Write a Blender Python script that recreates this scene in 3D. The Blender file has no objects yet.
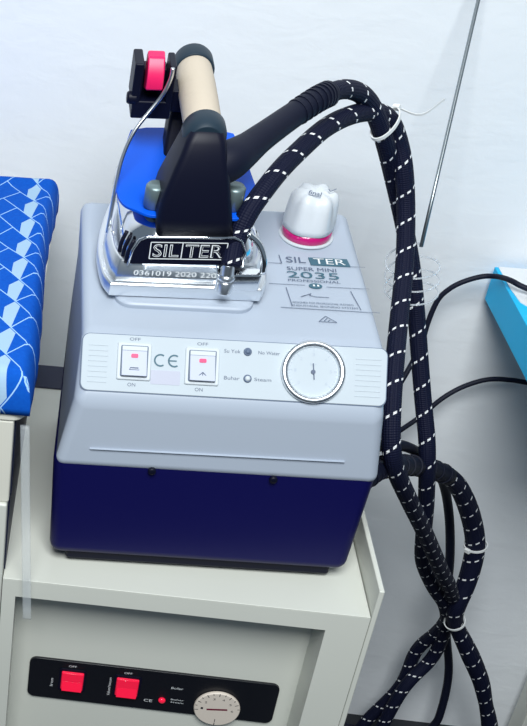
import bpy, bmesh, math, random
from mathutils import Vector, Matrix, noise
PI = math.pi
random.seed(7)
SC = bpy.context.scene
COL = SC.collection

# ------------------------------------------------------------------ materials
def _new(name):
    m = bpy.data.materials.new(name); m.use_nodes = True
    nt = m.node_tree
    return m, nt, nt.nodes['Principled BSDF']

def mat(name, col, rough=0.5, metal=0.0, spec=0.5, coat=0.0, bump=None, emit=None, mottle=0.0, trans=0.0, alpha=1.0):
    m, nt, b = _new(name)
    N, L = nt.nodes, nt.links
    b.inputs['Base Color'].default_value = (*col, 1)
    b.inputs['Roughness'].default_value = rough
    b.inputs['Metallic'].default_value = metal
    b.inputs['Specular IOR Level'].default_value = spec
    b.inputs['Coat Weight'].default_value = coat
    b.inputs['Transmission Weight'].default_value = trans
    b.inputs['Alpha'].default_value = alpha
    tc = N.new('ShaderNodeTexCoord')
    if mottle:
        nz = N.new('ShaderNodeTexNoise'); nz.inputs['Scale'].default_value = 9; nz.inputs['Detail'].default_value = 4
        L.new(tc.outputs['Object'], nz.inputs['Vector'])
        mx = N.new('ShaderNodeMix'); mx.data_type = 'RGBA'
        mx.inputs['A'].default_value = (*[c*(1-mottle) for c in col], 1)
        mx.inputs['B'].default_value = (*[min(1, c*(1+mottle)) for c in col], 1)
        L.new(nz.outputs['Fac'], mx.inputs['Factor']); L.new(mx.outputs['Result'], b.inputs['Base Color'])
    if bump:
        sc, st, dist = bump
        nz = N.new('ShaderNodeTexNoise'); nz.inputs['Scale'].default_value = sc; nz.inputs['Detail'].default_value = 6
        L.new(tc.outputs['Object'], nz.inputs['Vector'])
        bp = N.new('ShaderNodeBump'); bp.inputs['Strength'].default_value = st; bp.inputs['Distance'].default_value = dist
        L.new(nz.outputs['Fac'], bp.inputs['Height']); L.new(bp.outputs['Normal'], b.inputs['Normal'])
    if emit:
        b.inputs['Emission Color'].default_value = (*emit[0], 1); b.inputs['Emission Strength'].default_value = emit[1]
    return m

def mathn(nt, op, a, b=None, c=None):
    n = nt.nodes.new('ShaderNodeMath'); n.operation = op
    for i, v in enumerate((a, b, c)):
        if v is None: continue
        if isinstance(v, (int, float)): n.inputs[i].default_value = v
        else: nt.links.new(v, n.inputs[i])
    return n.outputs[0]

def wall_mat():
    m, nt, b = _new('wall_plaster'); N, L = nt.nodes, nt.links
    tc = N.new('ShaderNodeTexCoord')
    n1 = N.new('ShaderNodeTexNoise'); n1.inputs['Scale'].default_value = 6; n1.inputs['Detail'].default_value = 8; n1.inputs['Distortion'].default_value = .4
    n2 = N.new('ShaderNodeTexNoise'); n2.inputs['Scale'].default_value = 60; n2.inputs['Detail'].default_value = 5
    mp = N.new('ShaderNodeMapping'); mp.inputs['Scale'].default_value = (1, 1, 2.2)
    L.new(tc.outputs['Object'], mp.inputs['Vector']); L.new(mp.outputs['Vector'], n1.inputs['Vector']); L.new(tc.outputs['Object'], n2.inputs['Vector'])
    vz = N.new('ShaderNodeTexNoise'); vz.inputs['Scale'].default_value = 18; vz.inputs['Detail'].default_value = 3; vz.inputs['Distortion'].default_value = 1.5
    L.new(mp.outputs['Vector'], vz.inputs['Vector'])
    h = mathn(nt, 'ADD', mathn(nt, 'MULTIPLY', n1.outputs['Fac'], 1.4), mathn(nt, 'MULTIPLY', n2.outputs['Fac'], .22))
    h = mathn(nt, 'ADD', h, mathn(nt, 'MULTIPLY', vz.outputs['Fac'], .45))
    bp = N.new('ShaderNodeBump'); bp.inputs['Strength'].default_value = .30; bp.inputs['Distance'].default_value = .004
    L.new(h, bp.inputs['Height']); L.new(bp.outputs['Normal'], b.inputs['Normal'])
    b.inputs['Base Color'].default_value = (.84, .87, .90, 1); b.inputs['Roughness'].default_value = .75; b.inputs['Specular IOR Level'].default_value = .3
    return m

def hose_mat(name, pitch=.024):
    m, nt, b = _new(name); N, L = nt.nodes, nt.links
    uv = N.new('ShaderNodeUVMap'); uv.uv_map = 'UVMap'
    sp = N.new('ShaderNodeSeparateXYZ'); L.new(uv.outputs['UV'], sp.inputs[0])
    U, V = sp.outputs[0], sp.outputs[1]
    ph = mathn(nt, 'FRACT', mathn(nt, 'SUBTRACT', mathn(nt, 'DIVIDE', V, pitch), U))
    line = mathn(nt, 'LESS_THAN', mathn(nt, 'ABSOLUTE', mathn(nt, 'SUBTRACT', ph, .5)), .040)
    dash = mathn(nt, 'LESS_THAN', mathn(nt, 'ABSOLUTE', mathn(nt, 'SUBTRACT', mathn(nt, 'FRACT', mathn(nt, 'MULTIPLY', U, 8)), .5)), .26)
    fl = mathn(nt, 'MULTIPLY', line, dash)
    mx = N.new('ShaderNodeMix'); mx.data_type = 'RGBA'
    mx.inputs['A'].default_value = (.004, .006, .024, 1); mx.inputs['B'].default_value = (.86, .88, .9, 1)
    L.new(fl, mx.inputs['Factor']); L.new(mx.outputs['Result'], b.inputs['Base Color'])
    b.inputs['Roughness'].default_value = .62; b.inputs['Specular IOR Level'].default_value = .18
    # braid relief: two crossing spirals
    s1 = mathn(nt, 'SINE', mathn(nt, 'ADD', mathn(nt, 'MULTIPLY', V, 2*PI/.004), mathn(nt, 'MULTIPLY', U, 2*PI*10)))
    s2 = mathn(nt, 'SINE', mathn(nt, 'SUBTRACT', mathn(nt, 'MULTIPLY', V, 2*PI/.004), mathn(nt, 'MULTIPLY', U, 2*PI*10)))
    bp = N.new('ShaderNodeBump'); bp.inputs['Strength'].default_value = .5; bp.inputs['Distance'].default_value = .0006
    L.new(mathn(nt, 'MULTIPLY', s1, s2), bp.inputs['Height']); L.new(bp.outputs['Normal'], b.inputs['Normal'])
    return m

def cover_mat():
    # blue cloth printed with interlocking slanted strips, thin pale outlines and pale triangles
    m, nt, b = _new('blue_printed_cloth'); N, L = nt.nodes, nt.links
    tc = N.new('ShaderNodeTexCoord'); sp = N.new('ShaderNodeSeparateXYZ'); L.new(tc.outputs['Object'], sp.inputs[0])
    X = sp.outputs[0]
    Y = mathn(nt, 'SUBTRACT', sp.outputs[1], sp.outputs[2])
    k = 1/(math.sqrt(2)*.031); n3 = 2; X = mathn(nt, 'ADD', mathn(nt, 'MULTIPLY', X, 1.4), .0438)
    u = mathn(nt, 'MULTIPLY', mathn(nt, 'ADD', X, Y), k); v = mathn(nt, 'MULTIPLY', mathn(nt, 'SUBTRACT', Y, X), k)
    u = mathn(nt, 'ADD', u, 300.35); v = mathn(nt, 'ADD', v, 300.1)
    fu, fv = mathn(nt, 'FRACT', u), mathn(nt, 'FRACT', v)
    q = mathn(nt, 'FLOOR', mathn(nt, 'ADD', mathn(nt, 'MODULO', mathn(nt, 'ADD', mathn(nt, 'SUBTRACT', mathn(nt, 'FLOOR', u), mathn(nt, 'FLOOR', v)), 600), 2*n3), .5))
    def eq(val): return mathn(nt, 'LESS_THAN', mathn(nt, 'ABSOLUTE', mathn(nt, 'SUBTRACT', q, val)), .5)
    lw = .02
    def lo(x): return mathn(nt, 'LESS_THAN', x, lw)
    def hi(x): return mathn(nt, 'GREATER_THAN', x, 1-lw)
    hor = mathn(nt, 'LESS_THAN', q, n3-.5)
    ver = mathn(nt, 'SUBTRACT', 1.0, hor)
    lh = mathn(nt, 'MAXIMUM', mathn(nt, 'MAXIMUM', lo(fv), hi(fv)), mathn(nt, 'MAXIMUM', mathn(nt, 'MULTIPLY', eq(0), lo(fu)), mathn(nt, 'MULTIPLY', eq(n3-1), hi(fu))))
    lv = mathn(nt, 'MAXIMUM', mathn(nt, 'MAXIMUM', lo(fu), hi(fu)), mathn(nt, 'MAXIMUM', mathn(nt, 'MULTIPLY', eq(n3), hi(fv)), mathn(nt, 'MULTIPLY', eq(2*n3-1), lo(fv))))
    ln = mathn(nt, 'MAXIMUM', mathn(nt, 'MULTIPLY', hor, lh), mathn(nt, 'MULTIPLY', ver, lv))
    # pale end of the strips in every third column
    colp = mathn(nt, 'FRACT', mathn(nt, 'DIVIDE', mathn(nt, 'SUBTRACT', X, .0388), .0877))
    inband = mathn(nt, 'LESS_THAN', mathn(nt, 'ABSOLUTE', mathn(nt, 'SUBTRACT', colp, .28)), .17)
    tri = mathn(nt, 'MULTIPLY', mathn(nt, 'MULTIPLY', inband, eq(2*n3-1)), mathn(nt, 'MULTIPLY', mathn(nt, 'LESS_THAN', fu, .95), mathn(nt, 'GREATER_THAN', fv, mathn(nt, 'MULTIPLY', fu, .7))))
    nz = N.new('ShaderNodeTexNoise'); nz.inputs['Scale'].default_value = 300; nz.inputs['Detail'].default_value = 2
    L.new(tc.outputs['Object'], nz.inputs['Vector'])
    base = N.new('ShaderNodeMix'); base.data_type = 'RGBA'
    base.inputs['A'].default_value = (.003, .072, .44, 1); base.inputs['B'].default_value = (.004, .110, .56, 1)
    L.new(nz.outputs['Fac'], base.inputs['Factor'])
    c1 = N.new('ShaderNodeMix'); c1.data_type = 'RGBA'; c1.inputs['B'].default_value = (.36, .60, .90, 1)
    L.new(base.outputs['Result'], c1.inputs['A']); L.new(ln, c1.inputs['Factor'])
    c2 = N.new('ShaderNodeMix'); c2.data_type = 'RGBA'; c2.inputs['B'].default_value = (.36, .53, .70, 1)
    L.new(c1.outputs['Result'], c2.inputs['A']); L.new(tri, c2.inputs['Factor'])
    L.new(c2.outputs['Result'], b.inputs['Base Color'])
    b.inputs['Roughness'].default_value = .85; b.inputs['Specular IOR Level'].default_value = .1
    bp = N.new('ShaderNodeBump'); bp.inputs['Strength'].default_value = .2; bp.inputs['Distance'].default_value = .001
    L.new(nz.outputs['Fac'], bp.inputs['Height']); L.new(bp.outputs['Normal'], b.inputs['Normal'])
    return m

M = dict(
    wall=wall_mat(),
    floor=mat('dark_floor', (.010, .012, .018), .35, bump=(40, .1, .001), mottle=.2),
    enamel=mat('white_enamel', (.65, .665, .605), .35, spec=.35, mottle=.03),
    enamel2=mat('cream_enamel', (.70, .69, .61), .35, spec=.4, mottle=.02),
    shade_plinth=mat('navy_shade_and_plinth', (.006, .010, .040), .55),  # dark navy for the painted gap shade, and for the plinth
    shell=mat('silver_grey_plastic', (.40, .455, .54), .38, spec=.45, bump=(900, .05, .0002)),
    navy=mat('navy_plastic', (.004, .004, .070), .42, spec=.25, bump=(700, .08, .0002)),
    panel=mat('panel_white', (.50, .56, .61), .6, spec=.2),
    white=mat('white_plastic', (.58, .63, .67), .5, spec=.3),
    knob=mat('knob_white', (.68, .72, .76), .30),
    rocker=mat('rocker_clear_grey', (.50, .54, .64), .4, spec=.3),
    groove=mat('groove_grey', (.10, .14, .22), .6),
    dark=mat('dark_teal_print', (.05, .13, .18), .6),
    print=mat('grey_print', (.10, .13, .20), .6),
    faint=mat('faint_print', (.42, .48, .56), .6),
    sticker=mat('lavender_sticker', (.42, .44, .54), .5),
    redglow=mat('red_indicator', (.70, .01, .12), .45, emit=((1, .02, .18), .22)),
    redlit=mat('red_lit_rocker', (.85, .01, .05), .15, coat=.4, emit=((1, .015, .07), .30)),
    redring=mat('red_gasket', (.50, .004, .15), .2, coat=.5),
    chrome=mat('chrome', (.80, .83, .86), .09, 1.0),
    alu=mat('brushed_aluminium', (.80, .83, .86), .30, 1.0, bump=(500, .06, .0002)),
    silver=mat('satin_silver', (.78, .81, .84), .32, 1.0),
    steel=mat('steel_wire', (.34, .38, .40), .35, 1.0),
    greymetal=mat('grey_metal', (.20, .27, .28), .4, .6),
    black=mat('black_plastic', (.003, .004, .015), .45, spec=.22, bump=(600, .08, .0002)),
    rubber=mat('black_rubber', (.005, .007, .020), .55, spec=.25),
    ferrule=mat('slate_ferrule', (.014, .030, .048), .5, spec=.3),
    plate=mat('black_nameplate', (.004, .005, .016), .25),
    cork=mat('cork_grip', (.60, .52, .42), .75, spec=.2, bump=(160, .35, .0012), mottle=.06),
    blue=mat('blue_heat_shield', (.001, .10, .72), .4, spec=.22),
    pink=mat('pink_red_trigger', (.78, .012, .12), .35),
    cyan=mat('cyan_laminate', (.010, .52, .92), .5, spec=.2),
    reflection=mat('white_reflection', (.82, .84, .86), .6),  # white that paints the reflection on the cyan table
    tie=mat('white_nylon', (.78, .80, .80), .4),
    blackpanel=mat('black_panel', (.004, .005, .009), .35),
    ivory=mat('ivory_dial', (.72, .64, .56), .5),
    maroon=mat('maroon_print', (.16, .01, .035), .5),
    wtext=mat('white_print', (.75, .78, .80), .5),
    clear=mat('clear_plastic', (.80, .86, .90), .2, trans=.0, alpha=.20),
    coil=mat('clear_spring_wire', (.78, .84, .90), .15, trans=.4, alpha=.5),
    glass=mat('gauge_glass', (1, 1, 1), .03, trans=1.0),
    hose=hose_mat('black_braid_white_fleck', .027),
    hose2=hose_mat('black_braid_white_fleck_wide', .028),
    cloth=cover_mat(),
)

# ------------------------------------------------------------------ mesh helpers
def link(name, bm, m, parent=None, smooth=False, bevel=0.0, seg=3, angle=30, mods=()):
    me = bpy.data.meshes.new(name)
    bmesh.ops.recalc_face_normals(bm, faces=bm.faces[:])
    bm.to_mesh(me); bm.free()
    o = bpy.data.objects.new(name, me); COL.objects.link(o)
    if m: me.materials.append(m)
    if parent is not None: o.parent = parent
    if smooth or bevel:
        me.polygons.foreach_set('use_smooth', [True]*len(me.polygons))
    if bevel:
        md = o.modifiers.new('bevel', 'BEVEL'); md.width = bevel; md.segments = seg
        md.limit_method = 'ANGLE'; md.angle_limit = math.radians(angle); md.harden_normals = True
    return o

def tag(o, label=None, cat=None, group=None, kind=None):
    if label: o['label'] = label
    if cat: o['category'] = cat
    if group: o['group'] = group
    if kind: o['kind'] = kind
    return o

def empty(name, loc=(0, 0, 0), rot=(0, 0, 0), label=None, cat=None, group=None):
    o = bpy.data.objects.new(name, None); COL.objects.link(o)
    o.empty_display_size = .03; o.location = loc; o.rotation_euler = rot
    return tag(o, label, cat, group)

def quad(bm, *p): return bm.faces.new([bm.verts.new(v) for v in p])

def box(bm, x0, x1, y0, y1, z0, z1):
    v = [bm.verts.new((x, y, z)) for z in (z0, z1) for y in (y0, y1) for x in (x0, x1)]
    for f in ((0, 1, 3, 2), (4, 6, 7, 5), (0, 4, 5, 1), (2, 3, 7, 6), (0, 2, 6, 4), (1, 5, 7, 3)):
        bm.faces.new([v[i] for i in f])
    return bm

def loft(bm, rings, cap=True, closed=True):
    R = [[bm.verts.new(p) for p in r] for r in rings]
    n = len(R[0])
    for a, b in zip(R, R[1:]):
        for i in range(n if closed else n-1):
            j = (i+1) % n
            bm.faces.new((a[i], a[j], b[j], b[i]))
    if cap:
        bm.faces.new(R[0][::-1]); bm.faces.new(R[-1])
    return bm

def lathe(bm, prof, n=32, mtx=None, cap=True):
    rings = [[Vector((r*math.cos(2*PI*k/n), r*math.sin(2*PI*k/n), z)) for k in range(n)] for r, z in prof]
    if mtx is not None: rings = [[mtx @ p for p in r] for r in rings]
    return loft(bm, rings, cap)

def rrect(w, h, r, n=6):
    pts = []
    for cx, cy, a0 in ((w/2-r, h/2-r, 0), (-w/2+r, h/2-r, 90), (-w/2+r, -h/2+r, 180), (w/2-r, -h/2+r, 270)):
        for k in range(n+1):
            a = math.radians(a0+90*k/n); pts.append((cx+r*math.cos(a), cy+r*math.sin(a)))
    return pts

def slab(bm, pts, z0, z1, mtx=None):
    rings = [[Vector((x, y, z)) for x, y in pts] for z in (z0, z1)]
    if mtx is not None: rings = [[mtx @ p for p in r] for r in rings]
    return loft(bm, rings)

def catmull(P, per=8):
    P = [Vector(p) for p in P]
    Q = [2*P[0]-P[1]] + P + [2*P[-1]-P[-2]]
    out = []
    for i in range(1, len(Q)-2):
        p0, p1, p2, p3 = Q[i-1:i+3]
        for k in range(per):
            t = k/per
            out.append(.5*((2*p1)+(p2-p0)*t+(2*p0-5*p1+4*p2-p3)*t*t+(3*p1-p0-3*p2+p3)*t**3))
    out.append(P[-1].copy())
    return out

def smooth_pts(P, it=6):
    for _ in range(it):
        P = [P[0]] + [(P[i-1]+2*P[i]+P[i+1])/4 for i in range(1, len(P)-1)] + [P[-1]]
    return P

def lerp_list(L, t):
    x = t*(len(L)-1); i = min(int(x), len(L)-2); return L[i]+(L[i+1]-L[i])*(x-i)

def tube(bm, pts, rad, n=16, uv=False):
    """rad: number or list spread evenly over the path"""
    m = len(pts)
    R = (lambda t: rad) if isinstance(rad, (int, float)) else (lambda t: lerp_list(rad, t))
    lay = bm.loops.layers.uv.new('UVMap') if uv and 'UVMap' not in bm.loops.layers.uv else (bm.loops.layers.uv.get('UVMap') if uv else None)
    tan = [(pts[min(i+1, m-1)]-pts[max(i-1, 0)]).normalized() for i in range(m)]
    nrm = tan[0].orthogonal().normalized(); rings = []; s = [0]
    for i in range(m):
        if i: s.append(s[-1]+(pts[i]-pts[i-1]).length)
        nrm = (nrm - tan[i]*nrm.dot(tan[i])).normalized(); b = tan[i].cross(nrm)
        rr = R(i/(m-1))
        rings.append([bm.verts.new(pts[i]+nrm*rr*math.cos(2*PI*k/n)+b*rr*math.sin(2*PI*k/n)) for k in range(n)])
    for i in range(m-1):
        for k in range(n):
            j = (k+1) % n
            f = bm.faces.new((rings[i][k], rings[i][j], rings[i+1][j], rings[i+1][k]))
            if uv:
                for lp, (a, c) in zip(f.loops, ((k, i), (k+1, i), (k+1, i+1), (k, i+1))): lp[lay].uv = (a/n, s[c])
    bm.faces.new(rings[0][::-1]); bm.faces.new(rings[-1])
    return bm

_tc = {}
def text_bm(bm, body, w, h, mtx, weight=0.0, shear=0.0):
    """flat lettering fitted to a w x h box centred on the origin of mtx (local x right, y up)"""
    cu = bpy.data.curves.new('lettering', 'FONT'); cu.body = body; cu.align_x = 'LEFT'; cu.offset = weight; cu.shear = shear; cu.resolution_u = 3
    o = bpy.data.objects.new('lettering', cu); COL.objects.link(o)
    bpy.context.view_layer.update()
    me = bpy.data.meshes.new_from_object(o.evaluated_get(bpy.context.evaluated_depsgraph_get()))
    bpy.data.objects.remove(o); bpy.data.curves.remove(cu)
    xs = [v.co.x for v in me.vertices]; ys = [v.co.y for v in me.vertices]
    x0, x1, y0, y1 = min(xs), max(xs), min(ys), max(ys)
    vs = [bm.verts.new(mtx @ Vector(((v.co.x-(x0+x1)/2)/(x1-x0)*w, (v.co.y-(y0+y1)/2)/(y1-y0)*h, 0))) for v in me.vertices]
    for p in me.polygons:
        try: bm.faces.new([vs[i] for i in p.vertices])
        except ValueError: pass
    bpy.data.meshes.remove(me)

def bar(bm, a, b, wd, mtx, z=0):
    a = Vector((*a, z)); b = Vector((*b, z)); d = (b-a).normalized(); q = Vector((-d.y, d.x, 0))*wd/2
    bm.faces.new([bm.verts.new(mtx @ v) for v in (a-q, b-q, b+q, a+q)])

def frame(o, x, y, n=None):
    x = Vector(x).normalized(); y = Vector(y).normalized(); z = x.cross(y)
    return Matrix.Translation(Vector(o)) @ Matrix((x, y, z)).transposed().to_4x4()

def flat_link(name, bm, m, parent):
    me = bpy.data.meshes.new(name); bm.to_mesh(me); bm.free(); me.materials.append(m)
    o = bpy.data.objects.new(name, me); COL.objects.link(o); o.parent = parent
    return o

BM = bmesh.new

# ------------------------------------------------------------------ the room
FZ = -.604
bm = BM(); box(bm, -2.2, 2.4, .49, .59, FZ-.05, 2.0); tag(link('wall_back', bm, M['wall']), kind='structure')
bm = BM(); box(bm, -2.2, 2.4, -2.6, .59, FZ-.05, FZ); tag(link('floor', bm, M['floor']), kind='structure')

# ------------------------------------------------------------------ cabinet under the boiler
cab = empty('ironing_cabinet', (-.15, .18, FZ), label='white enamelled metal ironing cabinet with a recessed black control panel, carrying the boiler', cat='cabinet')
CI = Matrix.Translation((.15, -.18, -FZ))
def C_(name, bm, m, parent=None, **k):
    if parent is None:
        bm.transform(CI)
        parent = cab
    else: bm.transform(CI)
    return link(name, bm, m, parent, **k)
W0 = -.3093
# front face with the recess: stiles, rail, recess walls, all one folded sheet
bm = BM()
XL, XR, ZT, RD = W0+.0118, -.0334, -.0193, .038
bt = .0012
box(bm, W0, XL, .0, .364, FZ+.03, -bt)          # left stile block
box(bm, XR, 0, .0, .364, FZ+.03, -bt)           # right stile block
box(bm, XL, XR, .0, .364, ZT, -bt)              # top rail block
box(bm, XL, XR, RD, .364, FZ+.03, ZT)           # recess back
link_body = C_('body', bm, M['enamel'])
bm = BM(); box(bm, W0, 0, 0, .364, -bt, 0); C_('tray', bm, M['enamel'], bevel=.0008, seg=2)
bm = BM(); box(bm, .0006, .0052, 0, .372, FZ+.03, .0289)
C_('side_panel', bm, M['enamel'], bevel=.0012, seg=2)
bm = BM(); box(bm, W0, 0, .318, .3645, .0, .0022); C_('rear_shade_strip', bm, M['shade_plinth'], bevel=.0008)  # dark strip paints the deep shade at the tray rear
bm = BM(); box(bm, -.72, W0-.0006, .0, .364, FZ+.03, .079); C_('column', bm, M['enamel'], bevel=.002)
bm = BM(); box(bm, W0-.0005, W0+.0008, .012, .364, .0004, .078); C_('gap_shade_plate', bm, M['shade_plinth'])  # added dark plate on the column, deepens the shade beside the boiler
bm = BM(); box(bm, -.71, -.005, .02, .36, FZ, FZ+.03); C_('plinth', bm, M['shade_plinth'])
# black control panel in the recess
bm = BM(); PX0, PX1, PZ0, PZ1 = -.2803, -.0483, -.175, -.1241
pcx, pcz = (PX0+PX1)/2, (PZ0+PZ1)/2
FP = frame((pcx, RD, pcz), (1, 0, 0), (0, 0, 1))     # z axis = towards -y (out of the cabinet)
slab(bm, rrect(PX1-PX0, PZ1-PZ0, .007), -.0005, .0025, FP)
cp = C_('control_panel', bm, M['blackpanel'], bevel=.0005, seg=2)
def on_panel(x, z, up=0.003): return CI @ frame((x, RD-up, z), (1, 0, 0), (0, 0, 1))
def sub(name, bm, m, parent, **k): return link(name, bm, m, parent, **k)
for sx in (-.2387, -.187):
    bm = BM()
    F = on_panel(sx, -.1474, .0025)
    rings = []
    for w, h, z in ((.021, .0225, 0), (.021, .0225, .002), (.0195, .021, .0035)):
        rings.append([F @ Vector((x, y, z)) for x, y in rrect(w, h, .001, 2)])
    loft(bm, rings)
    # raised lower half of the rocker
    box2 = [[F @ Vector(p) for p in r] for r in ([(-.0095, -.0105, .0034), (.0095, -.0105, .0034), (.0095, .0005, .0034), (-.0095, .0005, .0034)],
            [(-.0092, -.0098, .006), (.0092, -.0098, .006), (.0092, .0003, .0036), (-.0092, .0003, .0036)])]
    loft(bm, box2)
    s = sub('rocker_switch', bm, M['redlit'], cp, bevel=.0003, seg=2)
    bm = BM(); slab(bm, rrect(.0255, .0275, .002), 0, .0011, on_panel(sx, -.1474, .0025)); sub('switch_bezel', bm, M['black'], cp)
bm = BM(); lathe(bm, [(.0034, 0), (.0034, .0012), (.0022, .0026), (.0006, .003)], 16, on_panel(-.1527, -.16, .0025)); sub('indicator_lamp', bm, M['redlit'], cp, smooth=True)
# round thermostat dial
bm = BM(); F = on_panel(-.1013, -.1606, .0025)
lathe(bm, [(.0205, 0), (.0214, .001), (.0214, .0030), (.0207, .0040), (.004, .0040)], 48, F); dial = sub('dial', bm, M['ivory'], cp, smooth=True, bevel=.0004)
bm = BM(); Fd = on_panel(-.1013, -.1606, .00655)
bar(bm, (-.0095, -.001), (.0095, .0012), .0022, Fd)
flat_link('pointer_mark', bm, M['maroon'], cp)
bm = BM()
for k in range(13):
    a = PI*(1.04-k*1.08/12) if k < 12 else -PI/2
    r0 = .0172 if k % 2 == 0 else .0188
    bar(bm, (r0*math.cos(a), r0*math.sin(a)), (.0208*math.cos(a), .0208*math.sin(a)), .0007, Fd)
for k, tx in enumerate(('1', '2', '3', '4', '5', '6')):
    a = PI*(1.0-k/5); text_bm(bm, tx, .0022, .0026, Fd @ Matrix.Translation((.0140*math.cos(a), .0140*math.sin(a), 0)))
bar(bm, (0, -.0125), (0, -.0165), .0006, Fd)
flat_link('dial_marking', bm, M['black'], cp)
bm = BM()
def ptext(s, x, z, w, h, rot=0):
    b = BM(); text_bm(b, s, w, h, on_panel(x, z, .0029) @ Matrix.Rotation(rot, 4, 'Z')); flat_link('lettering', b, M['wtext'], cp)
ptext('OFF', -.2395, -.1296, .0075, .0023); ptext('OFF', -.1875, -.1302, .0075, .0023)
ptext('Iron', -.2580, -.1530, .0105, .0028, PI/2); ptext('Vakum/Vacuum', -.2035, -.1500, .0235, .0026, PI/2)
ptext('CE', -.1655, -.1625, .0080, .0034)
ptext('Boiler', -.1405, -.1425, .0110, .0026)
ptext('Buhar', -.1385, -.1575, .0120, .0018); ptext('Steam', -.1385, -.1610, .0120, .0018)
bm.free()

# ------------------------------------------------------------------ ironing board on the column
ib = empty('ironing_board', (-.52, .2, .079), label='ironing board with a bright blue printed padded cover, cut off at the left edge', cat='ironing board')
II = Matrix.Translation((.52, -.2, -.079))
def I_(name, bm, m, **k): bm.transform(II); return link(name, bm, m, ib, **k)
bm = BM(); box(bm, -.71, -.309, .003, .385, .079, .1600); I_('support', bm, M['enamel2'], bevel=.002)
bm = BM(); box(bm, -.3092, -.3078, .014, .380, .080, .1590); I_('gap_shade_plate', bm, M['shade_plinth'])  # added dark plate on the support, carries the gap shade higher
# padded cover: rounded pillow with a rim line
bx0, bx1, by0, by1, bz0, bz1 = -.74, -.2985, .000, .402, .1740, .2045
nx, ny = 60, 64
bm = BM()
def pillow(u, v, top):
    x = bx0+(bx1-bx0)*u; y = by0+(by1-by0)*v
    d = min(u*(bx1-bx0), (1-u)*(bx1-bx0), v*(by1-by0), (1-v)*(by1-by0))
    e = max(0., min(1., d/.011)); e = math.sqrt(1-(1-e)**2)
    zz = bz0+(bz1-bz0)*e + .0022*noise.noise(Vector((x*22, y*14, 1.7)))*e
    # waviness of the right edge
    x += .0028*math.sin(y*15+.6)*u**8 + .0015*noise.noise(Vector((3, y*40, 0)))*u**8
    if v > .93: zz += .006*((v-.93)/.07)*u**4
    return Vector((x, y, zz if top else bz0))
def warp(t):           # denser near edges
    return .5-.5*math.cos(PI*t)
g = [[bm.verts.new(pillow(warp(i/nx), warp(j/ny), True)) for i in range(nx+1)] for j in range(ny+1)]
for j in range(ny):
    for i in range(nx): bm.faces.new((g[j][i], g[j][i+1], g[j+1][i+1], g[j+1][i]))
per = g[0] + [g[j][nx] for j in range(1, ny+1)] + g[ny][-2::-1] + [g[j][0] for j in range(ny-1, 0, -1)]
lo = [bm.verts.new((v.co.x, v.co.y, bz0-.006)) for v in per]
for i in range(len(per)):
    j = (i+1) % len(per); bm.faces.new((per[j], per[i], lo[i], lo[j]))
bm.faces.new(lo)
I_('cover', bm, M['cloth'], smooth=True)
bm = BM()
cxb, cyb = (bx0+bx1)/2, (by0+by1)/2
slab(bm, [(cxb+x, cyb+y) for x, y in rrect(bx1-bx0-.004, by1-by0-.004, .012)], .1600, .1685)
I_('rim', bm, M['enamel2'], bevel=.002)

# clear plastic strip hanging in front of the tray
bm = BM()
pts = [Vector((-.3000, -.003, .161)), Vector((-.2955, -.006, .10)), Vector((-.2903, -.008, .03)), Vector((-.2855, -.010, -.034))]
rings = []
for p in catmull(pts, 6):
    rings.append([p+Vector((x, y, 0)) for x, y in rrect(.0076, .003, .0014, 3)])
loft(bm, rings)
o = tag(link('plastic_strip', bm, M['clear'], smooth=True), 'clear plastic strip hanging from the ironing board past the tray front', 'strip')

# ------------------------------------------------------------------ the boiler
BZ = .0655
boil = empty('steam_boiler', (-.2687, .0196, 0), (0, 0, BZ), 'silver grey and navy steam boiler with a white knob and round gauge', 'steam boiler')
SL = .1933; TY, TZ = .0402, .2171
def topz(y): return TZ+(y-TY)*SL
def prism(bm, prof, xl, xr):
    """prof: (y,z) polygon; xl/xr give the side at a height z"""
    A = [bm.verts.new((xl(y, z), y, z)) for y, z in prof]; Bv = [bm.verts.new((xr(y, z), y, z)) for y, z in prof]
    n = len(prof)
    for i in range(n):
        j = (i+1) % n; bm.faces.new((A[i], A[j], Bv[j], Bv[i]))
    bm.faces.new(A[::-1]); bm.faces.new(Bv)
def lin(a, b, z0, z1): return lambda y, z: a+(b-a)*(z-z0)/(z1-z0)
yb = .232
bm = BM()
prism(bm, [(.0, .108), (.004, .1725), (TY-.002, TZ-.001), (yb-.012, topz(yb-.012)), (yb, .20), (.250, .108)],
      lambda y, z: -.0070+.0160*min(1, max(0, (z-.108)/.070))+.068*y*max(0, min(1, 1-(z-.108)/.11)), lambda y, z: .2575-.0105*min(1, max(0, (z-.108)/.070))-.04*y*max(0, min(1, 1-(z-.108)/.11)))
shell = link('shell', bm, M['shell'], boil, bevel=.0085, seg=5, angle=18)
bm = BM()
prism(bm, [(.004, .0125), (.0015, .121), (.248, .121), (.244, .0125)], lambda y, z: -.0035-.004*(z-.0125)/.1055+.07*y, lambda y, z: .2525+.0037*(z-.0125)/.1055-.045*y)
link('lower_body', bm, M['navy'], boil, bevel=.010, seg=5)
bm = BM(); box(bm, .012, .240, .010, .238, .004, .016); link('base_plate', bm, M['black'], boil, bevel=.003)
for fx in (.03, .225):
    for fy in (.03, .215):
        bm = BM(); lathe(bm, [(.010, 0), (.011, .004), (.010, .006)], 20, Matrix.Translation((fx, fy, 0))); link('foot', bm, M['rubber'], boil, smooth=True)
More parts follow.
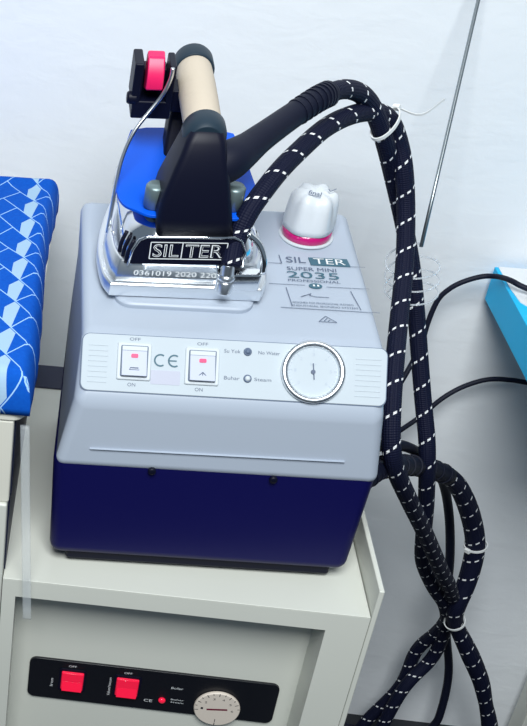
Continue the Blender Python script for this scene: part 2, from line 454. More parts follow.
# ridge and two screws on the front
bm = BM(); loft(bm, [[(.0215, -.0002, .1285), (.2255, -.0002, .1300), (.2255, .004, .1310), (.0215, .004, .1295)],
                     [(.0225, -.0008, .1287), (.2245, -.0008, .1302), (.2245, -.0007, .1304), (.0225, -.0007, .1289)]])
link('ridge', bm, M['shell'], boil, bevel=.0006, seg=2)
for sx, sz in ((.0739, .1108), (.1723, .1095)):
    bm = BM(); lathe(bm, [(.0032, 0), (.0032, .0022), (.0022, .003), (.0008, .0031)], 16, frame((sx, .0004, sz), (1, 0, 0), (0, 0, 1))); link('screw', bm, M['black'], boil, smooth=True)

# sloping control panel on the shell
vdir = Vector((0, TY-.002-.004, TZ-.001-.1725)).normalized()
FB = frame((0, .0040, .1725), (1, 0, 0), vdir)          # panel plane of the shell
v0 = .0080
def bp(x, v, up=0.0): return FB @ Matrix.Translation((x, v0+v, up))
PW, PH = .2385, .0455
bm = BM(); slab(bm, rrect(PW+.0012, PH+.0012, .0065), -.002, .0003, bp(.1288, PH/2)); link('panel_groove', bm, M['groove'], boil)
bm = BM(); slab(bm, rrect(PW, PH, .006), -.0018, .0011, bp(.1288, PH/2+.0001)); cpb = link('front_panel', bm, M['panel'], boil, bevel=.0005, seg=2)
UP = .0011
for xa, xb in ((.0145, .0300), (.2235, .2435)):
    bm = BM()
    for k in range(8):
        v = .007+k*.0042
        loft(bm, [[bp(xa, v-.0005, UP) @ Vector((0, 0, 0)), bp(xb, v-.0005, UP) @ Vector((0, 0, 0)), bp(xb, v+.0005, UP) @ Vector((0, 0, 0)), bp(xa, v+.0005, UP) @ Vector((0, 0, 0))],
                  [bp(xa+.0004, v-.0002, UP+.0003) @ Vector((0, 0, 0)), bp(xb-.0004, v-.0002, UP+.0003) @ Vector((0, 0, 0)), bp(xb-.0004, v+.0002, UP+.0003) @ Vector((0, 0, 0)), bp(xa+.0004, v+.0002, UP+.0003) @ Vector((0, 0, 0))]])
    link('grip_ribs', bm, M['panel'], cpb)
for sx, sv in ((.0508, .0247), (.1043, .0237)):
    F = bp(sx, sv, UP)
    bm = BM(); loft(bm, [[F @ Vector((x, y, z)) for x, y in rrect(w, h, .0012, 2)] for w, h, z in ((.0270, .0300, 0), (.0268, .0298, .0012), (.0255, .0285, .0018), (.0215, .0250, .0018), (.0212, .0247, .0008))])
    fr = link('rocker_switch', bm, M['white'], boil, bevel=.0003, seg=2)
    bm = BM(); slab(bm, rrect(.0212, .0250, .0006, 2), .0009, .0021, F); link('switch_gap', bm, M['groove'], fr)
    bm = BM()
    prof = [(-.0120, .0014), (-.0120, .0060), (.0000, .0036), (.0085, .0022), (.0085, .0014)]
    A = [bm.verts.new(F @ Vector((-.0099, y, z))) for y, z in prof]; Bv = [bm.verts.new(F @ Vector((.0099, y, z))) for y, z in prof]
    for i in range(5): bm.faces.new((A[i], A[(i+1) % 5], Bv[(i+1) % 5], Bv[i]))
    bm.faces.new(A[::-1]); bm.faces.new(Bv)
    link('rocker', bm, M['rocker'], fr, bevel=.0005, seg=2)
    bm = BM(); box(bm, -.0098, .0098, .0086, .0119, .0012, .0024); bm.transform(F); link('rocker_top', bm, M['white'], fr)
    bm = BM(); Fi = F @ Matrix.Translation((0, .0042, .0030)); slab(bm, rrect(.0054, .0030, .0008, 3), 0, .0010, Fi); link('indicator_window', bm, M['redglow'], fr)
    bm = BM(); Ft = F @ Matrix.Translation((0, -.0072, .0053)) @ Matrix.Rotation(.19, 4, 'X')
    if sx < .08:
        bar(bm, (-.0045, -.0016), (.0045, -.0016), .0006, Ft); bar(bm, (-.0040, 0), (.0040, 0), .0005, Ft); bar(bm, (-.0032, .0016), (.0032, .0016), .0006, Ft); bar(bm, (-.0032, .0016), (-.0036, .0), .0005, Ft)
    else:
        for a, b in (((-.003, -.001), (0, .002)), ((0, .002), (.003, -.001)), ((-.003, -.001), (.003, -.001)), ((0, -.002), (0, .001))): bar(bm, a, b, .0006, Ft)
    flat_link('switch_symbol', bm, M['print'], fr)
# pressure gauge
F = bp(.1906, .0240, UP)
bm = BM(); lathe(bm, [(.0247, 0), (.0250, .0025), (.0244, .0042), (.0226, .0048), (.0206, .0040), (.0197, .0024), (.0195, .0010)], 56, F, cap=False)
gauge = link('pressure_gauge', bm, M['silver'], boil, smooth=True)
bm = BM(); lathe(bm, [(.0206, .0), (.0206, .0012)], 48, F); link('gauge_dial', bm, M['panel'], gauge)
bm = BM(); Fg = F @ Matrix.Translation((0, 0, .0014))
for k in range(31):
    a = PI*(1.22-k*1.44/30); r0 = .0162 if k % 5 == 0 else .0176
    bar(bm, (r0*math.cos(a), r0*math.sin(a)), (.0188*math.cos(a), .0188*math.sin(a)), .0004 if k % 5 else .0006, Fg)
for k in range(7):
    a = PI*(1.22-k*1.44/6); text_bm(bm, str(k), .0017, .0024, Fg @ Matrix.Translation((.0138*math.cos(a), .0138*math.sin(a), 0)))
text_bm(bm, 'bar', .0050, .0022, Fg @ Matrix.Translation((0, .0062, 0)))
flat_link('gauge_marking', bm, M['faint'], gauge)
bm = BM(); bar(bm, (.0010, -.006), (-.0002, .0068), .0009, Fg, .0006); lathe(bm, [(.0017, .0), (.0017, .0012)], 16, Fg); flat_link('needle', bm, M['print'], gauge)
# two small lamps
for lx, lv, mm in ((.1394, .0373, M['groove']), (.1402, .0160, M['white'])):
    F = bp(lx, lv, UP)
    bm = BM(); lathe(bm, [(.0032, 0), (.0032, .0008), (.0027, .0014)], 20, F); e = link('lamp_socket', bm, M['groove'], boil, smooth=False)
    bm = BM(); lathe(bm, [(.0022, .0008), (.0020, .0020), (.0010, .0027), (.0003, .0028)], 20, F); link('lamp_lens', bm, mm, e, smooth=True)
bm = BM(); slab(bm, rrect(.0232, .0112, .0008, 2), 0, .0003, bp(.0760, .0132, UP)); link('sticker', bm, M['sticker'], boil)
bm = BM()
def pt(s, x, v, w, h):
    b = BM(); text_bm(b, s, w, h, bp(x, v, UP+.0003)); flat_link('lettering', b, M['print'], boil)
pt('OFF', .0508, .0426, .0085, .0024); pt('ON', .0496, .0062, .0062, .0028); pt('OFF', .1040, .0416, .0085, .0024); pt('ON', .1026, .0052, .0062, .0028)
pt('Su Yok', .1275, .0372, .0128, .0028); pt('No Water', .1562, .0372, .0168, .0026); pt('Buhar', .1280, .0158, .0122, .0028); pt('Steam', .1522, .0158, .0132, .0026)
bm.free()
bm = BM()
for cx in (.0715, .0825):          # conformity mark: two open circles
    for k in range(20):
        a = math.radians(55+k*250/19); a2 = math.radians(55+(k+1)*250/19)
        if k < 19: bar(bm, (.0045*math.cos(a), .0045*math.sin(a)), (.0045*math.cos(a2), .0045*math.sin(a2)), .0013, bp(cx, .0268, UP+.0003))
    if cx > .08: bar(bm, (-.0045, 0), (.0018, 0), .0011, bp(cx, .0268, UP+.0003))
flat_link('conformity_mark', bm, M['dark'], boil)

# print on the sloping top
FT = frame((0, TY, TZ), (1, 0, 0), (0, 1, SL))
cosT = 1/math.sqrt(1+SL*SL)
def tp(x, y, up=.0007): return FT @ Matrix.Translation((x, (y-TY)/cosT, up))
bm = BM()
text_bm(bm, 'SIL', .0165, .0080, tp(.1905, .1437))
I4 = Matrix.Identity(4)
bar(bm, (-.0125, -.006), (-.0135, .0058), .0008, tp(.1905, .1437))
bar(bm, (.1666, 0), (.1775, 0), .0005, tp(0, .1378)); bar(bm, (.2350, 0), (.2476, 0), .0005, tp(0, .1378))
text_bm(bm, 'SUPER MINI', .0410, .0048, tp(.2020, .1315))
text_bm(bm, 'PROFESSIONAL', .0430, .0030, tp(.2020, .1155))
bar(bm, (.1640, 0), (.1935, 0), .0005, tp(0, .1095)); bar(bm, (.2110, 0), (.2460, 0), .0005, tp(0, .1085))
bar(bm, (.1775, .0), (.1795, -.0245), .0006, tp(0, .1055)); bar(bm, (.2300, .0), (.2345, -.0245), .0006, tp(0, .1045))
bar(bm, (.1700, .0), (.2490, -.001), .0006, tp(0, .0790))
text_bm(bm, 'DESIGNED FOR PROFESSIONAL IRONING', .0490, .0021, tp(.2050, .0865))
text_bm(bm, 'INDUSTRIAL IRONING SYSTEM', .0520, .0021, tp(.2060, .0825))
for a, b in (((-.011, -.002), (-.002, .003)), ((-.002, .003), (-.0035, .0005)), ((-.0035, .0005), (.001, -.001)), ((.001, -.001), (.012, -.0012)), ((-.011, -.002), (-.007, .0003))): bar(bm, a, b, .0006, tp(.1990, .0958))
for a, b in (((-.007, -.0025), (-.001, .0045)), ((-.001, .0045), (.007, -.0028)), ((-.007, -.0025), (.007, -.0028)), ((-.003, -.0018), (.0, .002)), ((.0, -.0018), (.002, -.0002))): bar(bm, a, b, .0006, tp(.2055, .0660))
flat_link('top_lettering', bm, M['print'], boil)
bm = BM()
text_bm(bm, '2035', .0430, .0086, tp(.2020, .1233), .0)
slab(bm, [(x, y) for x, y in ((-.0165, -.0052), (.0165, -.0052), (.0150, .0052), (-.0175, .0052))], -.0006, 0, tp(.2190, .1428))
slab(bm, [(.0055*math.cos(2*PI*k/24), .0034*math.sin(2*PI*k/24)) for k in range(24)], -.0006, 0, tp(.2022, .1092))
flat_link('model_print', bm, M['dark'], boil)
bm = BM(); text_bm(bm, 'TER', .0265, .0076, tp(.2185, .1428, .0010)); flat_link('logo_lettering', bm, M['wtext'], boil); bm = BM()
for q in (-.0022, .0012): bar(bm, (q, 0), (q+.0016, 0), .0024, tp(.2022, .1092, .0010))
flat_link('emblem', bm, M['wtext'], boil)

# filler knob
KN = Matrix.Translation((.2043, .1815, topz(.1815))) @ Matrix.Rotation(math.atan(SL)*.55, 4, 'X') @ Matrix.Scale(.94, 4)
bm = BM(); lathe(bm, [(.0248, -.001), (.0248, .0006), (.0238, .0012), (.0226, .0012)], 48, KN); link('knob_collar', bm, M['white'], boil, smooth=True, bevel=.0004)
bm = BM(); lathe(bm, [(.0222, -.001), (.0226, .0045), (.0222, .0095), (.0170, .0100)], 48, KN); link('knob_gasket', bm, M['redring'], boil, smooth=True)
bm = BM(); rings = []
for r, z, am in ((.0205, .0085, .012), (.0228, .0095, .02), (.0232, .0150, .035), (.0224, .0230, .045), (.0214, .0330, .06), (.0202, .0390, .07), (.0178, .0432, .075), (.0140, .0452, .07), (.006, .0455, .04)):
    ring = []
    for k in range(72):
        a = 2*PI*k/72; rr = r*(1+am*(math.cos(6*a+.5)-.25))
        dz = .0010*math.cos(6*a+.5)*(1 if z > .038 else 0) * min(1, rr/.015)
        ring.append(KN @ Vector((rr*math.cos(a), rr*math.sin(a), z+dz)))
    rings.append(ring)
loft(bm, rings); kb = link('filler_knob', bm, M['knob'], boil, smooth=True)
bm = BM()
Fk = KN @ Matrix.Translation((-.0030, -.0085, .0475)) @ Matrix.Rotation(-.35, 4, 'Z') @ Matrix.Rotation(.25, 4, 'X')
text_bm(bm, 'final', .0115, .0048, Fk, .01); bar(bm, (-.005, -.0038), (.006, -.0038), .0008, Fk)
bar(bm, (.012, .006), (.0165, .011), .0008, Fk); bar(bm, (.012, .006), (.010, .009), .0008, Fk)
flat_link('knob_print', bm, M['print'], kb)

# rest plate for the iron
bm = BM()
rings = []
for ins, up in ((0, -.001), (0, .0028), (.002, .0044)):
    rings.append([tp(.0915+x, .142+y, up) @ Vector((0, 0, 0)) for x, y in rrect(.113-2*ins, .146-2*ins, .014)])
loft(bm, rings); link('iron_rest', bm, M['shell'], boil, smooth=False, bevel=.0008)

# hose and cord outlets on the right side of the boiler
Binv = Matrix.LocRotScale(boil.location, boil.rotation_euler.to_quaternion(), (1, 1, 1)).inverted()
def toB(p): return Binv @ Vector(p)

# ------------------------------------------------------------------ the iron
IA, IT = .09023, .19097
OI = Vector((-.18305, .10089, .23539))
iron = empty('steam_iron', OI, (IT, 0, IA), 'steam iron with a cork handle and blue heat shield standing on the boiler', 'iron')
MI = Matrix.LocRotScale(OI, iron.rotation_euler.to_quaternion(), (1, 1, 1))
def iw(p): return MI @ Vector(p)
def out_sole(s=1.0, d=0.0):
    half = [(.0610, .000), (.0660, .012), (.0685, .030), (.0690, .052), (.0650, .080), (.0570, .112), (.0430, .150), (.0260, .182), (.0100, .202), (0, .207)]
    P = catmull([(x, y, 0) for x, y in half], 4)
    pts = [(max(0, (p.x-d)), p.y+(d if p.y < .05 else -d*.8)) for p in P]
    pts = pts[:-1]+[(0.0, pts[-1][1])]
    return pts + [(-x, y) for x, y in pts[-2::-1]]
def ring3(pts, z): return [Vector((x, y, z)) for x, y in pts]
bm = BM(); loft(bm, [ring3(out_sole(d=.0008), -.0062), ring3(out_sole(), -.0052), ring3(out_sole(), .0050), ring3(out_sole(d=.0012), .0064)])
link('soleplate', bm, M['alu'], iron, bevel=.0004, seg=2, angle=40)
bm = BM(); loft(bm, [ring3(out_sole(d=.0040), .0060), ring3(out_sole(d=.0052), .0120), ring3(out_sole(d=.0075), .0235), ring3(out_sole(d=.0090), .0245), ring3(out_sole(d=.0110), .0240), ring3(out_sole(d=.0150), .0170)])
link('skirt', bm, M['alu'], iron, smooth=True)
bm = BM(); Fs = Matrix.Translation((-.008, .0046, .0155)) @ Matrix.Rotation(math.radians(73), 4, 'X')
text_bm(bm, '0361019 2020 220', .066, .0042, Matrix.Translation((-.010, .0043, .0150)) @ Matrix.Rotation(math.radians(72), 4, 'X'))
flat_link('serial_lettering', bm, M['wtext'], iron)
# chrome housing with the nameplate on its rear
def housing(w, z, y0, y1, r):
    pts = []
    for x, y in rrect(w, y1-y0, r, 5): pts.append(Vector((x, y+(y0+y1)/2, z)))
    return pts
bm = BM()
loft(bm, [housing(.108, .0165, .0060, .150, .020), housing(.106, .030, .0072, .150, .022), housing(.098, .042, .0090, .148, .024), housing(.084, .0490, .0120, .145, .022), housing(.070, .0512, .018, .140, .018)])
hs = link('housing', bm, M['chrome'], iron, smooth=True)
# nameplate
Fn = frame((-.0030, .0078, .0365), (1, 0, .03), (0, .16, 1))
bm = BM()
tz = [(-.0445, -.0125), (.0445, -.0125), (.0440, .0000), (.0400, .0085), (.0345, .0112), (-.0320, .0112), (-.0380, .0085), (-.0425, .0000)]
slab(bm, tz, -.002, .0012, Fn); npl = link('nameplate', bm, M['plate'], iron, bevel=.0006, seg=2)
bm = BM()
Pp = [Fn @ Vector((x*1.02, y*1.04, .0012)) for x, y in tz]
tube(bm, catmull(Pp[2:]+Pp[:0], 3) if False else [Pp[1], Pp[2], Pp[3], Pp[4], Pp[5], Pp[6], Pp[7], Pp[0]], .0012, 8)
link('nameplate_frame', bm, M['chrome'], iron, smooth=True)
bm = BM(); Ft = Fn @ Matrix.Translation((-.0005, .0000, .0018))
for y in (-.0072, .0072): bar(bm, (-.0290, y), (.0310, y), .0008, Ft)
for x in (-.0290, -.0040, .0310): bar(bm, (x, -.0072), (x, .0072), .0008, Ft)
text_bm(bm, 'SIL', .0205, .0112, Ft @ Matrix.Translation((-.0165, 0, 0)), .012)
text_bm(bm, 'TER', .0300, .0112, Ft @ Matrix.Translation((.0135, 0, 0)), .012)
flat_link('nameplate_lettering', bm, M['wtext'], npl)
bm = BM()
text_bm(bm, 'SIL', .0195, .0098, Ft @ Matrix.Translation((-.0165, 0, .0002)), -.022)
text_bm(bm, 'TER', .0290, .0098, Ft @ Matrix.Translation((.0135, 0, .0002)), -.022)
flat_link('letter_centres', bm, M['plate'], npl)
# black louvres left of the nameplate and chrome guard right of it
for k in range(3):
    bm = BM(); P = [Vector((-.0500-.0024*k, .0075+.006*k, .0225)), Vector((-.0490-.0024*k, .0085+.006*k, .033)), Vector((-.0455-.0024*k, .0115+.006*k, .0415))]
    tube(bm, catmull(P, 4), .0017, 8); link('louvre', bm, M['black'], iron, smooth=True)
bm = BM()
G = [Vector((.0225, -.0015, .0030)), Vector((.0560, -.0015, .0030)), Vector((.0575, .000, .0170)), Vector((.0560, .003, .0300)), Vector((.0500, .006, .0420)), Vector((.0400, .0085, .0480))]
loft(bm, [[(.0225, -.0022, .0050), (.0575, -.0012, .0050), (.0580, -.0005, .020), (.0225, -.0015, .020)], [(.0225, .006, .0050), (.0575, .007, .0050), (.0580, .008, .022), (.0225, .008, .022)]])
link('hose_bracket', bm, M['chrome'], iron, bevel=.0015)
bm = BM(); P = [Vector((.0590, .003, .020)), Vector((.0575, .005, .033)), Vector((.0520, .009, .044)), Vector((.0420, .013, .0510))]
tube(bm, catmull(P, 5), .0026, 10); link('guard', bm, M['chrome'], iron, smooth=True)
# hose nut
NUT = Matrix.Translation((.0300, -.0040, .0040)) @ Matrix.Rotation(math.radians(-12), 4, 'X')
bm = BM(); lathe(bm, [(.0052, 0), (.0060, .001), (.0064, .010), (.0058, .0112), (.0052, .0116), (.0066, .0126), (.0070, .0140), (.0066, .0156), (.0056, .0170), (.0054, .026)], 24, NUT); link('hose_nut', bm, M['alu'], iron, smooth=True, bevel=.0004)
# blue heat shield with rounded rear
half = [(0, .019), (.022, .0185), (.038, .020), (.0510, .034), (.0570, .055), (.0570, .078), (.0525, .105), (.0435, .138)]
P = catmull([(x, y, 0) for x, y in half], 4)
op = [(p.x, p.y) for p in P] + [(.030, .142), (0, .1435)]
full = op + [(-x, y) for x, y in op[-2:0:-1]]
def sh(x, y, dz): return Vector((x, y, .0590+.10*max(0, y-.09)-.9*max(0, abs(x)-.044)**1.5*6+dz))
bm = BM(); loft(bm, [[sh(x, y, -.0012) for x, y in full], [sh(x, y, .0014) for x, y in full]]); link('heat_shield', bm, M['blue'], iron, bevel=.0005, seg=2, angle=50)
# chrome pillars under the shield
for px, py in ((-.0315, .034), (.0310, .036)):
    bm = BM(); lathe(bm, [(.0065, .046), (.0065, .0590), (.0080, .0605), (.0080, .0770), (.0066, .0790)], 16, Matrix.Translation((px, py, 0))); link('pillar', bm, M['greymetal'], iron, smooth=True)
# black rear post
def rr3(x0, x1, y0, y1, z, r=.006): return [Vector((x+(x0+x1)/2, y+(y0+y1)/2, z)) for x, y in rrect(x1-x0, y1-y0, min(r, (x1-x0)/2.2, (y1-y0)/2.2), 4)]
bm = BM()
loft(bm, [rr3(-.0290, .0320, .0080, .060, .0470), rr3(-.0305, .0280, .0090, .060, .064), rr3(-.0290, .0250, .0110, .058, .078), rr3(-.0235, .0205, .0150, .056, .098), rr3(-.0185, .0165, .0200, .056, .113), rr3(-.0160, .0150, .0240, .056, .121), rr3(-.0130, .0125, .0280, .054, .1275), rr3(-.0070, .0070, .0340, .050, .1305, .004)])
link('rear_post', bm, M['black'], iron, smooth=True)
# cork grip and ferrules along the handle axis
gA, gB = Vector((-.0002, .042, .1195)), Vector((.0022, .150, .1175))
ax = (gB-gA).normalized(); FGm = Matrix.Translation(gA) @ ax.to_track_quat('Z', 'Y').to_matrix().to_4x4(); gl = (gB-gA).length
bm = BM(); lathe(bm, [(.0140, .0), (.0146, .015), (.0150, .05), (.0152, .075), (.0147, .1), (.0140, gl)], 40, FGm); link('grip', bm, M['cork'], iron, smooth=True)
bm = BM(); lathe(bm, [(.0130, -.012), (.0155, -.009), (.0168, -.002), (.0168, .008), (.0160, .0095), (.0130, .0095)], 40, FGm); link('rear_ferrule', bm, M['ferrule'], iron, smooth=True, bevel=.0006)
bm = BM(); lathe(bm, [(.0130, gl-.008), (.0160, gl-.008), (.0168, gl-.006), (.0168, gl+.008), (.0156, gl+.012), (.009, gl+.0135)], 40, FGm); link('front_ferrule', bm, M['ferrule'], iron, smooth=True, bevel=.0006)
bm = BM(); loft(bm, [rr3(-.017, .012, .108, .132, .058, .004), rr3(-.015, .012, .122, .146, .085, .004), rr3(-.012, .013, .134, .160, .104, .004), rr3(-.009, .012, .142, .162, .112, .004)]); link('front_post', bm, M['black'], iron, smooth=True, bevel=.001)
# trigger box left of the grip
bm = BM(); box(bm, -.0505, -.0190, .100, .128, .0975, .1130); box(bm, -.0520, -.0445, .100, .126, .1110, .1450); box(bm, -.0245, -.0190, .100, .124, .1110, .1440); box(bm, -.0450, -.0240, .114, .128, .1110, .1340); box(bm, -.0195, -.0060, .106, .126, .1010, .1200)
sw = link('trigger_box', bm, M['black'], iron, bevel=.0014)
bm = BM(); S = []
for y, z in ((.0960, .1250), (.0960, .1310), (.0985, .1400), (.1060, .1480), (.1140, .1500), (.1180, .1450), (.1160, .1330), (.1100, .1190)): S.append((y, z))
A = [bm.verts.new((-.0420, y, z)) for y, z in S]; Bv = [bm.verts.new((-.0285, y, z)) for y, z in S]
for i in range(8): bm.faces.new((A[i], A[(i+1) % 8], Bv[(i+1) % 8], Bv[i]))
bm.faces.new(A[::-1]); bm.faces.new(Bv); link('trigger', bm, M['pink'], iron, bevel=.0015)
bm = BM(); lathe(bm, [(.0052, 0), (.0052, .006), (.0040, .0075)], 20, frame((-.0475, .104, .1140), (0, 1, 0), (0, 0, 1)) @ Matrix.Rotation(PI, 4, 'X')); link('trigger_pivot', bm, M['black'], iron, smooth=True, bevel=.0004)
# bent chrome rod up to the trigger box
P = [(-.0236, .094, .1458), (-.0240, .093, .1379), (-.0272, .092, .1272), (-.0316, .091, .1189), (-.0406, .086, .1073), (-.0491, .080, .0961), (-.0560, .073, .0773), (-.0589, .065, .0569), (-.0605, .060, .0341), (-.0620, .055, .0170)]
bm = BM(); tube(bm, smooth_pts(catmull(P, 6), 4), .00165, 10); link('rod', bm, M['alu'], iron, smooth=True)
# ribbed strain relief to the cord
Pr = catmull([iw((.004, .034, .0955)), iw((.0197, .036, .1005)), iw((.034, .047, .1038)), iw((.0484, .061, .1076)), iw((.073, .086, .1115)), Vector((-.0953, .190, .3700)), Vector((-.0829, .205, .3716))], 10)
rads = [.0185, .0176, .0164, .0152, .0138, .0125, .0116, .0109, .0105, .0102, .0100, .0098, .0096, .0094]
PrL = [MI.inverted() @ p for p in Pr]
bm = BM(); tube(bm, PrL, rads, 24); sr = link('strain_relief', bm, M['rubber'], iron, smooth=True)
n = len(PrL)
bm = BM()
for k in range(9):
    i = n-3-int(k*1.9); p, q = PrL[i], PrL[i+1]; d = (q-p).normalized()
    lathe(bm, [(.0080, -.0009), (.0109, -.0009), (.0109, .0009), (.0080, .0009)], 20, Matrix.Translation(p) @ d.to_track_quat('Z', 'Y').to_matrix().to_4x4())
link('relief_ribs', bm, M['rubber'], sr, smooth=False)

# ------------------------------------------------------------------ hoses, cord, cables
hB = [(-.1512, .0975, .2625), (-.1493, .11, .2779), (-.1428, .118, .2987), (-.1327, .13, .313), (-.1191, .15, .3252), (-.1026, .175, .3336), (-.084, .2, .3426), (-0.0646, 0.225, 0.3454), (-0.0435, 0.25, 0.3435), (-0.0262, 0.268, 0.3377), (-0.0132, 0.277, 0.3275), (-0.0008, 0.283, 0.3073), (0.0084, 0.28, 0.2842), (0.0175, 0.275, 0.2489), (.0211, .25, .2115), (.017, .21, .1812), (.0112, .165, .1551), (.009, .135, .1322), (.0113, .115, .104), (.0212, .115, .0755), (.0497, .145, .0239), (.0926, .2, -.0523), (.1458, .27, -.1497), (.1835, .32, -.2174), (.2151, .375, -.2892), (.2234, .405, -.3538), (.2130, .430, -.4160), (.2090, .428, -.4790), (.1800, .424, -.5420), (.160, .42, -.585), (.10, .42, FZ+.0085), (.04, .42, FZ+.0085)]
rB = .0081
bm = BM(); tube(bm, smooth_pts(catmull(hB, 10), 8), rB, 20, True)
tag(link('steam_hose', bm, M['hose'], smooth=True), 'black white-flecked hose rising from the chrome nut at the iron heel', 'hose', 'braided hoses')
hA = [(-.0953, .19, .37), (-0.0829, 0.205, 0.3716), (-0.0679, 0.225, 0.3695), (-0.0517, 0.243, 0.3614), (-0.0378, 0.256, 0.3479), (-0.0246, 0.264, 0.3277), (-0.0114, 0.275, 0.3031), (0.0053, 0.293, 0.2694), (0.019, 0.297, 0.2397), (.0307, .295, .2115), (.0409, .29, .184), (.0514, .28, .1478), (.0613, .27, .1107), (.0734, .255, .0645), (.0831, .24, .0286), (.09, .235, -.0032), (.1047, .25, -.056), (.1217, .275, -.1196), (.1385, .3, -.17), (.1723, .335, -.232), (.2028, .365, -.2805), (.2246, .395, -.3388), (.2305, .415, -.4117), (.2047, .405, -.4573), (.1919, .40, -.527), (.185, .39, -.582), (.21, .36, FZ+.0085), (.29, .33, FZ+.0085)]
bm = BM(); tube(bm, smooth_pts(catmull(hA, 10), 8), .0080, 20, True)
tag(link('electric_hose', bm, M['hose'], smooth=True), 'black white-flecked sheathed cord leaving the ribbed sleeve on the iron handle', 'hose', 'braided hoses')
hC = [(-.020, .085, .0640), (.0015, .11, .0723), (.018, .135, .0621), (.044, .175, .0394), (.0949, .26, -.0165), (.1394, .305, -.0558), (.1696, .33, -.0969), (.1968, .35, -.1477), (.2103, .355, -.1863), (.214, .355, -.2341), (.2111, .352, -.2693), (.2194, .362, -.3027), (.2494, .375, -.3535), (.2822, .385, -.41), (.3016, .392, -.4536), (.324, .4, -.5068), (.345, .39, -.570), (.42, .36, FZ+.0105), (.52, .30, FZ+.0105)]
PC = smooth_pts(catmull(hC, 10), 8)
bm = BM(); tube(bm, PC[46:], [.0092, .0100, .0106, .0108, .0108, .0104, .0098, .0092, .0112, .0102, .0086, .0106, .0110, .0105, .0100], 20, True)
tag(link('boiler_hose', bm, M['hose2'], smooth=True), 'thick black flecked hose looping out from the boiler right side to the lower cable ties', 'hose', 'braided hoses')
# its plain corrugated outlet sleeve belongs to the boiler
P = [toB(p) for p in [(-.034, .078, .060)]+PC[6:50]]
bm = BM(); tube(bm, P, .0098, 20); sl = link('outlet_sleeve', bm, M['rubber'], boil, smooth=True)
bm = BM()
for i in range(3, len(P)-2, 3):
    d = (P[i+1]-P[i]).normalized(); lathe(bm, [(.008, -.0011), (.0108, -.0011), (.0108, .0011), (.008, .0011)], 20, Matrix.Translation(P[i]) @ d.to_track_quat('Z', 'Y').to_matrix().to_4x4())
link('sleeve_ribs', bm, M['rubber'], sl)
cd = [(-.028, .105, .100), (.0018, .12, .0933), (.0304, .17, .0638), (.0539, .21, .0384), (.0941, .28, -.0143), (.1483, .355, -.0891), (.1826, .39, -.163), (.2067, .405, -.2413), (.2231, .42, -.313), (.2434, .435, -.3815), (.2675, .44, -.4581), (.275, .44, -.529), (.2719, .44, -.5591), (.25, .44, -.588), (.20, .455, FZ+.006), (.12, .462, FZ+.006)]
bm = BM(); tube(bm, smooth_pts(catmull(cd, 10), 8), .0052, 14)
tag(link('power_cord', bm, M['rubber'], smooth=True), 'plain smooth black power cord running down between the two flecked hose strands', 'cord')
bm = BM(); lathe(bm, [(.010, 0), (.010, .008), (.0075, .010), (.0065, .024), (.0055, .0245)], 20, Matrix.Translation(toB((-.030, .103, .1005))) @ (toB((.0018, .12, .0933))-toB((-.030, .103, .1005))).to_track_quat('Z', 'Y').to_matrix().to_4x4()); link('cord_gland', bm, M['black'], boil, smooth=True, bevel=.0006)
c1 = [(.030, .33, -.055), (.0500, .345, -.040), (.0631, .36, -.0212), (.0759, .38, -.017), (.0938, .41, -.0127), (.1075, .43, .0079), (.1151, .44, .0286), (.1165, .445, .0488), (.1213, .45, .0763), (.1293, .45, .0905), (.1395, .45, .0998), (.1532, .45, .107), (.1648, .45, .1104), (.1746, .44, .115), (.1804, .42, .1207), (.1926, .41, .1185), (.23, .40, .1135), (.33, .39, .1115)]
bm = BM(); tube(bm, smooth_pts(catmull(c1, 8), 5), .0029, 12)
tag(link('black_cable', bm, M['rubber'], smooth=True), 'thin black cable arching up and over the cyan table top', 'cable', 'thin black cables')
c2 = [(.055, .36, -.075), (.085, .40, -.0921), (.0997, .42, -.0942), (.1167, .44, -.0902), (.141, .455, -.0762), (.1589, .46, -.0539), (.1784, .465, -.0386), (.1976, .465, -.0271), (.2129, .465, -.0228), (.2293, .465, -.0225), (.2449, .465, -.0235), (.32, .46, -.03)]
bm = BM(); tube(bm, smooth_pts(catmull(c2, 8), 5), .0029, 12)
tag(link('black_cable', bm, M['rubber'], smooth=True), 'thin black cable passing low behind the cyan table edge', 'cable', 'thin black cables')

# cable ties
def tie(c, d, ra, rb, up, label, tail=None, head=True, wd=.0016):
    c = Vector(c); d = Vector(d).normalized(); a = (Vector(up)-d*d.dot(Vector(up))).normalized(); b = d.cross(a)
    bm = BM(); n = 40; rings = []
    for k in range(n):
        t = 2*PI*k/n; o = a*ra*math.cos(t)+b*rb*math.sin(t); nn = (a*math.cos(t)/ra+b*math.sin(t)/rb).normalized()
        rings.append([c+o+nn*x+d*y for x, y in ((-.0005, -wd), (.0007, -wd), (.0007, wd), (-.0005, wd))])
    rings.append(rings[0])
    V = [[bm.verts.new(p) for p in r] for r in rings[:-1]]
    for i in range(n):
        j = (i+1) % n
        for k in range(4): bm.faces.new((V[i][k], V[i][(k+1) % 4], V[j][(k+1) % 4], V[j][k]))
    root = link('cable_tie', bm, M['tie'], bevel=.0002, seg=1)
    tag(root, label, 'cable tie', 'white cable ties')
    if head:
        bm = BM(); Fh = Matrix.Translation(c+a*(ra+.0015)) @ Matrix((b, d, a)).transposed().to_4x4(); box(bm, -.0032, .0032, -.0026, .0026, -.0018, .0020); bm.transform(Fh); link('head', bm, M['tie'], root, bevel=.0005, seg=2)
    if tail:
        bm = BM(); loft(bm, [[p+q for q in (d*-.0011, d*.0011, d*.0011+a*.0006, d*-.0011+a*.0006)] for p in catmull([c+a*(ra+.0012)]+[Vector(t) for t in tail], 5)]); link('tail', bm, M['tie'], root)
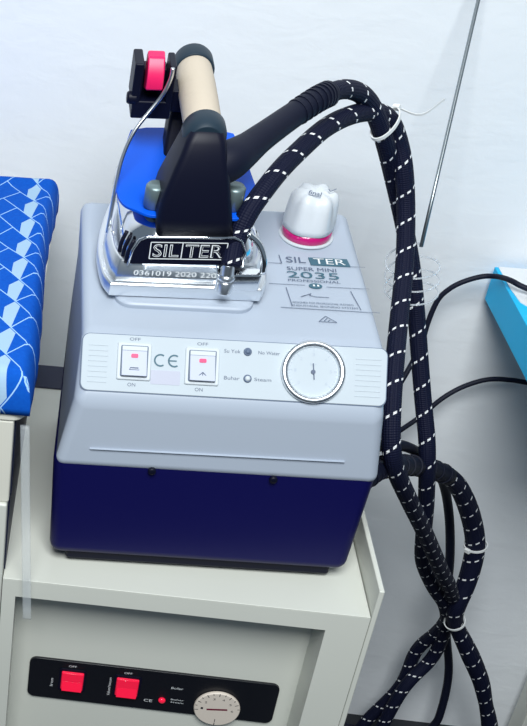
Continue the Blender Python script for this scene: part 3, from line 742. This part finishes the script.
tie((-0.0189, 0.2705, 0.3276), (0.0264, 0.019, -0.0448), .0178, .0098, (0.0114, 0.013, -0.0002), 'white cable tie round both hoses at the top of their arch', tail=[(.012, .284, .3330), (.030, .29, .346)], wd=.0018)
tie((.2095, .356, -.1800), (.10, .02, -.5), .0125, .0122, (-.75, -.65, -.05), 'white cable tie with its square head on the outer hose loop')
tie((.2192, .362, -.3020), (.24, .1, -.36), .0120, .0120, (1, -.2, .6), 'white cable tie round the thick hose where the strands cross low down', head=False)

# hose support: thin hanging rod with a spring round the hoses
bm = BM(); RE = Vector((.0425, .2870, .2095)); RD = Vector((.0354, .1530, .1852))
tube(bm, [RE+RD*t for t in (0, .3, .7, 1.0, 1.33)], .0018, 10)
rod = link('hose_support_rod', bm, M['steel'], smooth=True)
tag(rod, 'thin grey steel rod slanting up the wall behind the hoses', 'rod')
bm = BM(); P = [RE+RD*.03, RE+RD*.005]
for k in range(150):
    t = k/149; a = 1.15+2*PI*3.2*t
    P.append(Vector((.0330, .270, .2060))+Vector((.008, .000, -.042))*t+Vector((.0225*math.cos(a), .0290*math.sin(a), .006*math.cos(a))))
tube(bm, P, .0009, 8)
link('spring', bm, M['coil'], rod, smooth=True)

# ------------------------------------------------------------------ cyan table at the right
tb = empty('side_table', (.42, .2, FZ), label='bright cyan table top against the wall at the right edge', cat='table')
TI = Matrix.Translation((-.42, -.2, -FZ))
bm = BM(); box(bm, .180, .66, .19, .4795, .0694, .1085); bm.transform(TI); link('tabletop', bm, M['cyan'], tb, bevel=.0006, seg=2)
for x in (.40, .63):
    for y in (.215, .455):
        bm = BM(); box(bm, x-.018, x+.018, y-.018, y+.018, FZ, .0694); bm.transform(TI); link('leg', bm, M['enamel'], tb, bevel=.002)
bm = BM()
pp = [(.1835, .4785), (.1835, .425), (.1860, .395), (.1920, .385), (.2020, .379), (.2200, .374), (.40, .365), (.40, .4785)]
slab(bm, pp, .1086, .1094); tag(link('reflection_sheet', bm, M['reflection']), 'white patch added on the cyan table top to stand for a reflection by the wall', 'reflection')  # thin white sheet put in as the reflection on the tabletop

# ------------------------------------------------------------------ light
def area(name, loc, target, size, power, col=(1, 1, 1), size_y=None):
    l = bpy.data.lights.new(name, 'AREA'); l.energy = power; l.color = col; l.shape = 'RECTANGLE'; l.size = size; l.size_y = size_y or size
    o = bpy.data.objects.new(name, l); COL.objects.link(o); o.location = loc
    o.rotation_euler = (Vector(target)-Vector(loc)).to_track_quat('-Z', 'Y').to_euler(); return o
area('ceiling_lamp', (-.22, -1.00, 1.50), (.05, .40, .0), .8, 44, (.95, .98, .98), .7)
wd = bpy.data.worlds.new('room_light'); SC.world = wd; wd.use_nodes = True
bg = wd.node_tree.nodes['Background']; bg.inputs['Color'].default_value = (.62, .80, 1, 1); bg.inputs['Strength'].default_value = .22

# ------------------------------------------------------------------ camera
cam = bpy.data.cameras.new('camera'); co_ = bpy.data.objects.new('camera', cam); COL.objects.link(co_); SC.camera = co_
r = Vector((.98957528, .14291478, .01778012)); u = Vector((-.09583571, .56131931, .82203172)); f = Vector((-.10750016, .81516624, -.56916405))
mw = Matrix((r, u, -f)).transposed().to_4x4(); mw.translation = Vector((-.26943547, -.79512907, .68118135)); co_.matrix_world = mw
Fpx, PXc, PYc = 1203.2, -68.90, 451.04
cam.sensor_fit = 'VERTICAL'; cam.sensor_height = 36; cam.sensor_width = 36*527/726; cam.lens = Fpx/726*36
cam.shift_x = (263.5-PXc)/726; cam.shift_y = (PYc-363)/726
cam.clip_start = .02
SC.view_settings.view_transform = 'Standard'; SC.view_settings.look = 'None'; SC.view_settings.exposure = -.08; SC.view_settings.gamma = 1
SC.view_settings.use_curve_mapping = False
